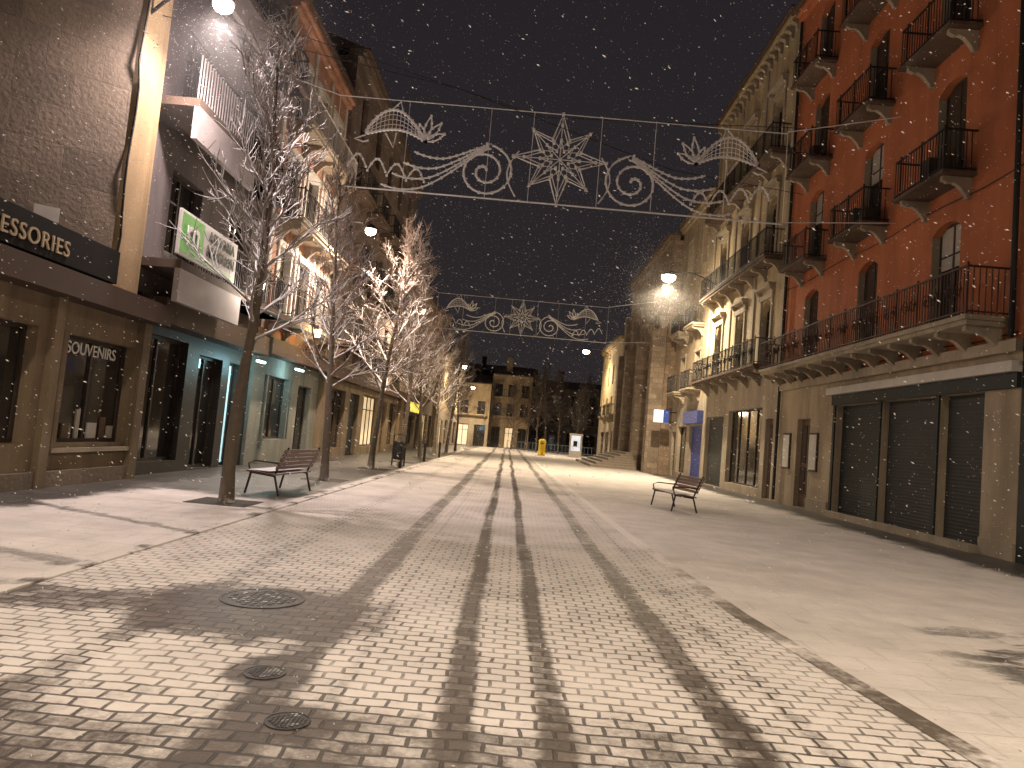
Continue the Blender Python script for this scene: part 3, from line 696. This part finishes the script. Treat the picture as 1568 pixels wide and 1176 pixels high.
mb=MB(); mb.box(5.7,6.72,77.02,77.06,.0,2.25); mb.obj('lit_back_panel',emit('booth_panel',(.8,.9,1.),.8),e); mb=MB(); mb.box(6.0,6.4,76.8,77.0,1.1,1.7); mb.obj('telephone',M_iron,e)
mb=MB()
for i in range(24): mb.box(-1+i*.42,-.96+i*.42,84,84.04,0,1.05)
mb.box(-1,8.9,83.99,84.05,1.05,1.1); mb.box(-1,8.9,83.99,84.05,.3,.34); mb.obj('metal_fence',simple('blue_grey_rail',(.12,.16,.2),.5),None)
for yy in(28.5,36,43):
    mb=MB(); mb.lathe((-4.35,yy,.02),[(.06,0),(.06,.75),(.075,.78),(.07,.85),(.03,.9)],10); mb.obj('bollard',M_iron,None)

# ------------------------------------------------------------------ Christmas garlands
M_rope=simple('unlit_rope_light',(.84,.83,.82),.5,var=.05)
def garland(cx,y,cz,hw,wallL,wallR):
    mb=MB(); Q=lambda u,w:(cx+u,y,cz+w)
    def line(p,r=.02,n=4,closed=False): mb.tube([Q(*a) for a in p],r*1.2,n,closed)
    def dots(p,r=.03,step=1):
        for a in p[::step]:
            c=Q(*a); mb.box(c[0]-r,c[0]+r,y-r,y+r,c[2]-r,c[2]+r)
    top=1.32; bot=-1.25
    line([(-hw,top),(hw,top-.05)],.012); line([(-hw,bot),(hw,bot-.05)],.02)
    for u in(-hw,-4.3,-2.0,-.8,1.1,2.6,4.6,hw): line([(u,top),(u,bot)],.008,3)
    for k,(R,r) in enumerate(((1.3,.62),(1.0,.5),(.55,.26))):
        pts=[]
        for i in range(16):
            a=math.pi/2+i*math.pi/8; q=R if i%2==0 else r
            if i%4==2 and k==0: q=R*.86
            pts.append((q*math.cos(a),q*math.sin(a)))
        line(pts,.026 if k==0 else .02,4,True); dots(pts,.036)
    for i in range(8):
        a=math.pi/2+i*math.pi/4; line([(0,0),(1.2*math.cos(a),1.2*math.sin(a))],.012)
        a2=a+math.pi/8; line([(.3*math.cos(a),.3*math.sin(a)),(.62*math.cos(a2),.62*math.sin(a2)),(.3*math.cos(a+math.pi/4),.3*math.sin(a+math.pi/4))],.012)
    for sgn in(-1,1):
        sp=[]
        for i in range(50):
            t=i/49; a=math.pi*.5+t*math.pi*4.3; r=.74*(1-t)**.8+.03; sp.append((sgn*(2.05+r*math.cos(a)*1.05),-.5+r*math.sin(a)))
        line(sp,.026); dots(sp,.034,2)
        sp2=[(sgn*(1.15+.28*math.sin(t*math.pi)),-1.15+1.3*t) for t in [i/8 for i in range(9)]]; line(sp2,.018)
        for k in range(4):
            w=[]
            for i in range(24):
                t=i/23; u=1.95+t*(2.1+.28*k); w.append((sgn*u,.25-.03*k-(.55+.2*k)*math.sin(t*math.pi*.62)**1.3-.12*k*t+.35*max(0,t-.6)))
            line(w,.021); dots(w,.031,2)
        up_=[];lo=[]
        for i in range(17):
            t=i/16; u=3.75+1.75*t; arc=.1+.62*math.sin(t*math.pi*.85+.15); th=.34*math.sin(min(1,t*1.02)*math.pi)**.7*(.6+.6*t)
            up_.append((sgn*u,arc+th)); lo.append((sgn*u,arc-th*.8))
        line(up_,.026); line(lo,.026); dots(up_,.033,1); dots(lo,.033,1)
        for i in range(1,16): line([up_[i],lo[i]],.01,3)
        for q in(.25,.5,.75): line([(a[0],a[1]*(1-q)+c[1]*q) for a,c in zip(up_,lo)],.01,3)
        line([(sgn*5.45,.25),(sgn*5.75,.12),(sgn*5.5,.05),(sgn*5.35,.1)],.022)
        line([(sgn*4.8,1.0),(sgn*4.55,1.28),(sgn*4.45,.95)],.022); line([(sgn*4.9,.35),(sgn*4.65,-.05),(sgn*4.6,.38)],.022)
        for a0,L in((100,.75),(128,.7),(155,.6),(70,.5)):
            a=math.radians(a0); f=[]
            for s2 in(1,-1):
                rr=range(9) if s2==1 else range(8,-1,-1)
                for i in rr:
                    t=i/8; wd=s2*.09*math.sin(t*math.pi); f.append((sgn*(3.8+L*t*math.cos(a)-wd*math.sin(a)),.2+L*t*math.sin(a)+wd*math.cos(a)))
            line(f,.02); dots(f,.029,3)
        for k in range(4):
            w=[(sgn*(3.7+.55*k+.5*t),-.95+.35*math.sin(t*math.pi)+.1*k) for t in [i/10 for i in range(11)]]; line(w,.02); dots(w,.028,2)
    for sgn,wx in((-1,wallL),(1,wallR)):
        line([(sgn*hw,top),(wx-cx,top+.7)],.012); line([(sgn*hw,bot),(wx-cx,bot+.25)],.01)
    mb.obj('christmas_star_garland',M_rope)
garland(.55,20,9.35,6.25,-8.2,9.9)
garland(-.3,53,10.2,6.2,-7.8,9.3)
mb=MB(); mb.tube([(-8.0,14.6,9.6),(-2,17,9.7),(4,22,10.1),(9.9,27,11.5)],.01,4); mb.tube([(-8.2,22,13.5),(0,24,12.3),(9.9,26,13.6)],.012,4); mb.obj('overhead_cable',M_iron)

# ------------------------------------------------------------------ falling snow
def flake_mat():
    N=NT('snowflake'); t=N.t.nodes.new('ShaderNodeBsdfTranslucent'); d=N.t.nodes.new('ShaderNodeBsdfDiffuse'); m=N.t.nodes.new('ShaderNodeMixShader')
    d.inputs[0].default_value=(.92,.9,.9,1); t.inputs[0].default_value=(.92,.9,.9,1); m.inputs[0].default_value=.5
    N.t.links.new(d.outputs[0],m.inputs[1]); N.t.links.new(t.outputs[0],m.inputs[2]); N.t.links.new(m.outputs[0],N.out.inputs[0]); return N.mat
R=random.Random(99); mb=MB()
def flake(x,y,z,r):
    L=R.uniform(1.3,3.6)*r; d=Vector((R.gauss(.9,.25),R.gauss(0,.4),-.5+R.gauss(0,.3))).normalized()
    p=Vector((x,y,z)); a=d.cross(Vector((0,1,0))).normalized(); c=d.cross(a); b0=len(mb.v)
    mb.v+=[tuple(p+d*L),tuple(p-d*L)]+[tuple(p+(a*math.cos(k*math.pi*2/3)+c*math.sin(k*math.pi*2/3))*r) for k in range(3)]
    for k in range(3): l=(k+1)%3; mb.f.append((b0,b0+2+k,b0+2+l)); mb.f.append((b0+1,b0+2+l,b0+2+k))
for i in range(32000):
    y=R.uniform(2.5,42); w=min(11,y*.85+1); x=R.uniform(-w,w) if w<11 else R.uniform(-9,10.5); z=R.uniform(.1,min(18,y*.8+3))
    r=R.uniform(.0028,.0064)
    if y<5: r*=.55
    if i%90==0 and y>5: r*=1.8
    flake(x,y,z,r)
for i in range(2600): flake(-6.3+R.gauss(0,1.6),13.9+R.gauss(0,1.2),9.4+R.gauss(0,1.2),R.uniform(.003,.0055))  # extra flakes packed around the corner lamp in place of its hazy glow
for i in range(2500): flake(7.0+R.gauss(0,1.5),38+R.gauss(0,1.5),10.2+R.gauss(0,1.4),R.uniform(.005,.009))  # denser flakes added near the right-hand lamp to suggest its glow
mb.obj('falling_snow',flake_mat(),None,True)

# ------------------------------------------------------------------ world, camera
w=bpy.data.worlds.new('World'); scene.world=w; w.use_nodes=True; t=w.node_tree; bg=t.nodes['Background']
tc=t.nodes.new('ShaderNodeTexCoord'); sp=t.nodes.new('ShaderNodeSeparateXYZ'); t.links.new(tc.outputs['Generated'],sp.inputs[0])
mr=t.nodes.new('ShaderNodeMapRange'); mr.inputs[1].default_value=0; mr.inputs[2].default_value=.6; t.links.new(sp.outputs[2],mr.inputs[0])
mx=t.nodes.new('ShaderNodeMix'); mx.data_type='RGBA'; t.links.new(mr.outputs[0],mx.inputs[0]); mx.inputs[6].default_value=(.026,.022,.023,1); mx.inputs[7].default_value=(.0185,.0155,.0185,1)
t.links.new(mx.outputs[2],bg.inputs[0]); bg.inputs[1].default_value=1.0
cam=bpy.data.cameras.new('camera'); co=bpy.data.objects.new('camera',cam); COL.objects.link(co); scene.camera=co
cam.sensor_width=36; cam.lens=25.95; cam.clip_end=900; cam.clip_start=.05
p=math.radians(4.05); yw=math.radians(.66); ro=math.radians(5.0)
f=Vector((-math.sin(yw)*math.cos(p),math.cos(yw)*math.cos(p),math.sin(p))); r0=Vector((math.cos(yw),math.sin(yw),0)); u0=r0.cross(f)
Rv=math.cos(ro)*r0+math.sin(ro)*u0; Uv=-math.sin(ro)*r0+math.cos(ro)*u0
m=Matrix((Rv,Uv,-f)).transposed().to_4x4(); m.translation=(0,0,1.6); co.matrix_world=m
scene.view_settings.view_transform='Standard'; scene.view_settings.look='None'; scene.view_settings.exposure=0
